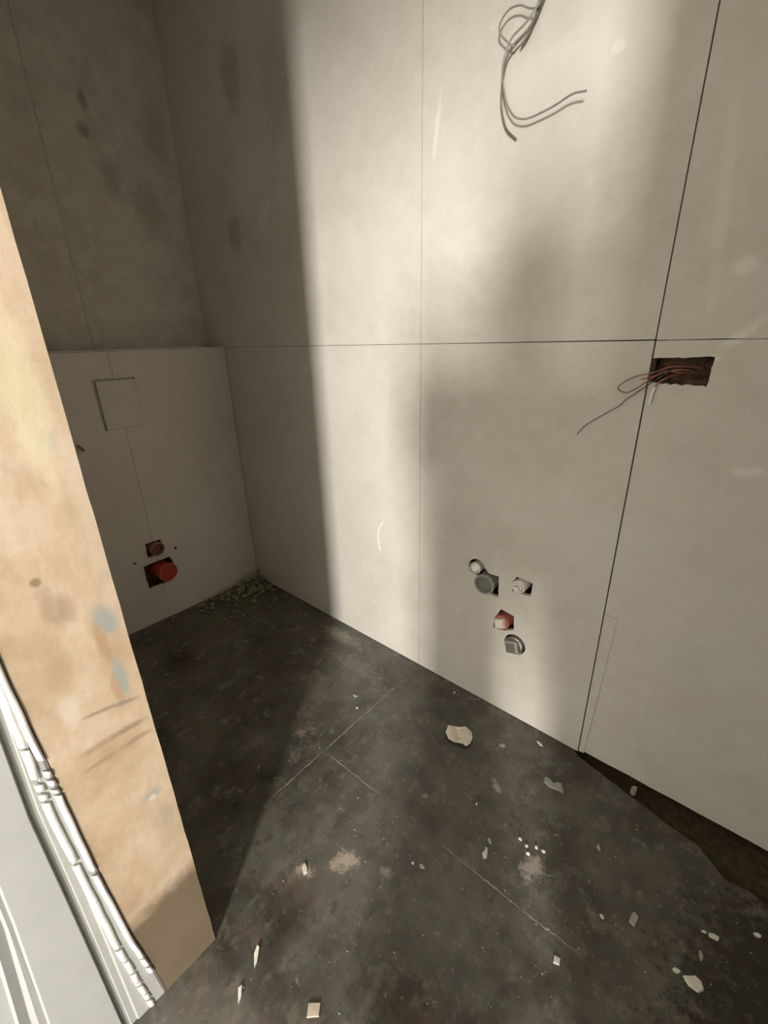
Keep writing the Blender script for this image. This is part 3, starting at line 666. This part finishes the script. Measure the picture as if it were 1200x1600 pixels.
# ------------------------------------------------------------------ the photographer, behind the lens: her or his shadow falls on the wall
M_SKIN = simple('skin', (.55, .36, .27), .55, var=.05)
M_JACKET = simple('dark_jacket_cloth', (.10, .11, .13), .9, var=.15, scale=120)
M_TROUS = simple('dark_trouser_cloth', (.07, .075, .09), .9, var=.15, scale=120)
M_SHOE = simple('black_shoe_leather', (.04, .035, .03), .5, var=.1)
M_HAIR = simple('dark_brown_hair', (.05, .03, .02), .6, var=.3, scale=150)
M_PHONE = simple('black_phone_shell', (.03, .03, .035), .25, var=.05)
def skin_mesh(pts, edges, radii, sub=1, root=0):
    me = bpy.data.meshes.new('sk'); me.from_pydata([tuple(p) for p in pts], edges, [])
    o = bpy.data.objects.new('sk', me); COL.objects.link(o)
    md = o.modifiers.new('s', 'SKIN'); md.use_smooth_shade = True
    for i, r in enumerate(radii):
        d = me.skin_vertices[0].data[i]; r = r if isinstance(r, tuple) else (r, r); d.radius = r; d.use_root = (i == root)
    o.modifiers.new('d', 'SUBSURF').levels = sub
    dg = bpy.context.evaluated_depsgraph_get()
    out = bpy.data.meshes.new_from_object(o.evaluated_get(dg))
    bpy.data.objects.remove(o); bpy.data.meshes.remove(me)
    return out
def grow(name, pts, edges, radii, mat, parent, sub=1, root=0, extra=()):
    me = skin_mesh(pts, edges, radii, sub, root)
    bm = bmesh.new(); bm.from_mesh(me); bpy.data.meshes.remove(me)
    for e_ in extra: e_(bm)
    return link(name, bm, mat, parent, smooth=True)
def chain(n, s=0): return [(s + i, s + i + 1) for i in range(n - 1)]
pr_ = empty('person', (.25, -.42, 0), 'person in dark jacket and trousers standing in the doorway, holding up a phone', 'person')
PH = lambda r, d, b: CAM + C_RIGHT * r + C_DOWN * d - C_VIEW * b
pel = (.27, -.45, .98); wa = (.28, -.43, 1.06); che = (.25, -.42, 1.23); nk0 = (.25, -.40, 1.37); nk1 = (.26, -.385, 1.42)
hd0 = (.268, -.37, 1.48); hd1 = (.27, -.375, 1.55)
shL = (.12, -.48, 1.35); shR = (.38, -.33, 1.35); elL = (.08, -.41, 1.05); elR = (.40, -.31, 1.05)
wrL = PH(-.082, .135, .055); wrR = PH(.045, .135, .055)
hipL = (.20, -.48, .92); hipR = (.385, -.41, .92); knL = (.18, -.40, .47); knR = (.485, -.38, .47); anL = (.18, -.40, .08); anR = (.50, -.38, .08)
tiL = (.10, -.27, .045); tiR = (.44, -.265, .045)
pts = [pel, wa, che, nk0, nk1, hd0, hd1, shL, elL, wrL, shR, elR, wrR, hipL, knL, anL, tiL, hipR, knR, anR, tiR]
eds = [(0, 1), (1, 2), (2, 3), (3, 4), (4, 5), (5, 6), (2, 7), (7, 8), (8, 9), (2, 10), (10, 11), (11, 12), (0, 13), (13, 14), (14, 15), (15, 16), (0, 17), (17, 18), (18, 19), (19, 20)]
rad = [.10, .09, .10, .055, .05, .07, .082, .048, .037, .023, .048, .037, .023, .07, .05, .036, .03, .07, .05, .036, .03]
FD = Vector((-.50, .77, -.38)).normalized()   # where the face looks
def face(bm):
    c = Vector((.27, -.372, 1.515)); side = FD.cross(Vector((0, 0, 1))).normalized(); upv = side.cross(FD)
    for s_ in (-1, 1):
        for (f, sd, u, r) in ((.083, .030, .012, .011), (.0, .083, -.002, .022)):
            v = bmesh.ops.create_icosphere(bm, subdivisions=2, radius=r)['verts']
            for w_ in v: w_.co = w_.co * (1 if f else .8) + c + FD * f + side * sd * s_ + upv * u
    for (f, u, rx, rz) in ((.096, -.012, .010, .022), (.085, -.045, .020, .006)):
        v = bmesh.ops.create_icosphere(bm, subdivisions=2, radius=1)['verts']
        for w_ in v: w_.co = c + FD * (f + w_.co.y * .012) + side * w_.co.x * rx + upv * (u + w_.co.z * rz)
def hands(bm):
    for sg, ed in ((-1, -.056), (1, .016)):
        q_ = lambda a, d, b: PH(ed + sg * a, d, b)
        P_ = [q_(.026, .135, .055), q_(.020, .110, .036), q_(.016, .085, .022)]
        E_ = [(0, 1), (1, 2)]; R_ = [.022, (.026, .018), (.026, .014)]
        me = skin_mesh(P_, E_, R_, 1); bm.from_mesh(me); bpy.data.meshes.remove(me)
        for i, (L, dd) in enumerate(((.046, .052), (.050, .072), (.046, .092), (.036, .110))):
            P_ = [q_(.016, .075 + i * .012, .026), q_(.011, dd, .012), q_(.006, dd - .002, -.002), q_(-.012, dd - .004, -.006), q_(.006 - L * .62, dd - .006, -.005)]
            me = skin_mesh(P_, chain(5), [.010, .0088, .008, .0074, .0062], 1); bm.from_mesh(me); bpy.data.meshes.remove(me)
        P_ = [q_(.020, .110, .042), q_(.010, .088, .034), q_(-.008, .068, .026), q_(-.022, .056, .0225)]
        me = skin_mesh(P_, chain(4), [.013, .011, .0095, .0075], 1); bm.from_mesh(me); bpy.data.meshes.remove(me)
grow('body', pts, eds, rad, M_SKIN, pr_, 2, 0, (face, hands))
cuL = tuple(Vector(elL).lerp(wrL, .88)); cuR = tuple(Vector(elR).lerp(wrR, .88))
grow('jacket', [(.27, -.45, .93), wa, che, (.25, -.405, 1.36), shL, elL, cuL, shR, elR, cuR], [(0, 1), (1, 2), (2, 3), (2, 4), (4, 5), (5, 6), (2, 7), (7, 8), (8, 9)],
     [(.155, .13), .14, .16, .095, .092, .068, .045, .088, .065, .045], M_JACKET, pr_, 2, 1)
grow('trousers', [pel, hipL, knL, (.175, -.41, .10), hipR, knR, (.50, -.385, .10)], [(0, 1), (1, 2), (2, 3), (0, 4), (4, 5), (5, 6)], [.115, .115, .13, .125, .09, .09, .085], M_TROUS, pr_, 2, 0)
for a_, t_ in ((anL, tiL), (anR, tiR)):
    h_ = Vector(a_) - (Vector(t_) - Vector(a_)) * .35; h_.z = .045
    grow('shoe', [h_, (a_[0], a_[1], .055), tuple(Vector(t_) + Vector((0, 0, 0)))], chain(3), [.042, (.046, .05), (.044, .036)], M_SHOE, pr_, 2, 1)
bm = bmesh.new(); bmesh.ops.create_uvsphere(bm, u_segments=24, v_segments=16, radius=1)
c_ = Vector((.28, -.384, 1.525))
for f in [f for f in bm.faces if f.calc_center_median().dot(Vector((FD.x, FD.y, -.35))) > .35 or f.calc_center_median().z < -.55]: bm.faces.remove(f) if False else None
for v in bm.verts: v.co = c_ + Vector((v.co.x * .104, v.co.y * .106, v.co.z * .100)) - FD * .012
link('hair', bm, M_HAIR, pr_, smooth=True)
bm = bmesh.new(); vs = box(bm, (-.056, -.018, .0065), (.016, .130, .0145))
for v in vs: v.co = PH(v.co.x, v.co.y, v.co.z)
bmesh.ops.bevel(bm, geom=bm.edges[:], offset=.003, segments=2, affect='EDGES')
tag(link('phone', bm, M_PHONE), 'black phone held up in both hands in the doorway', 'phone')
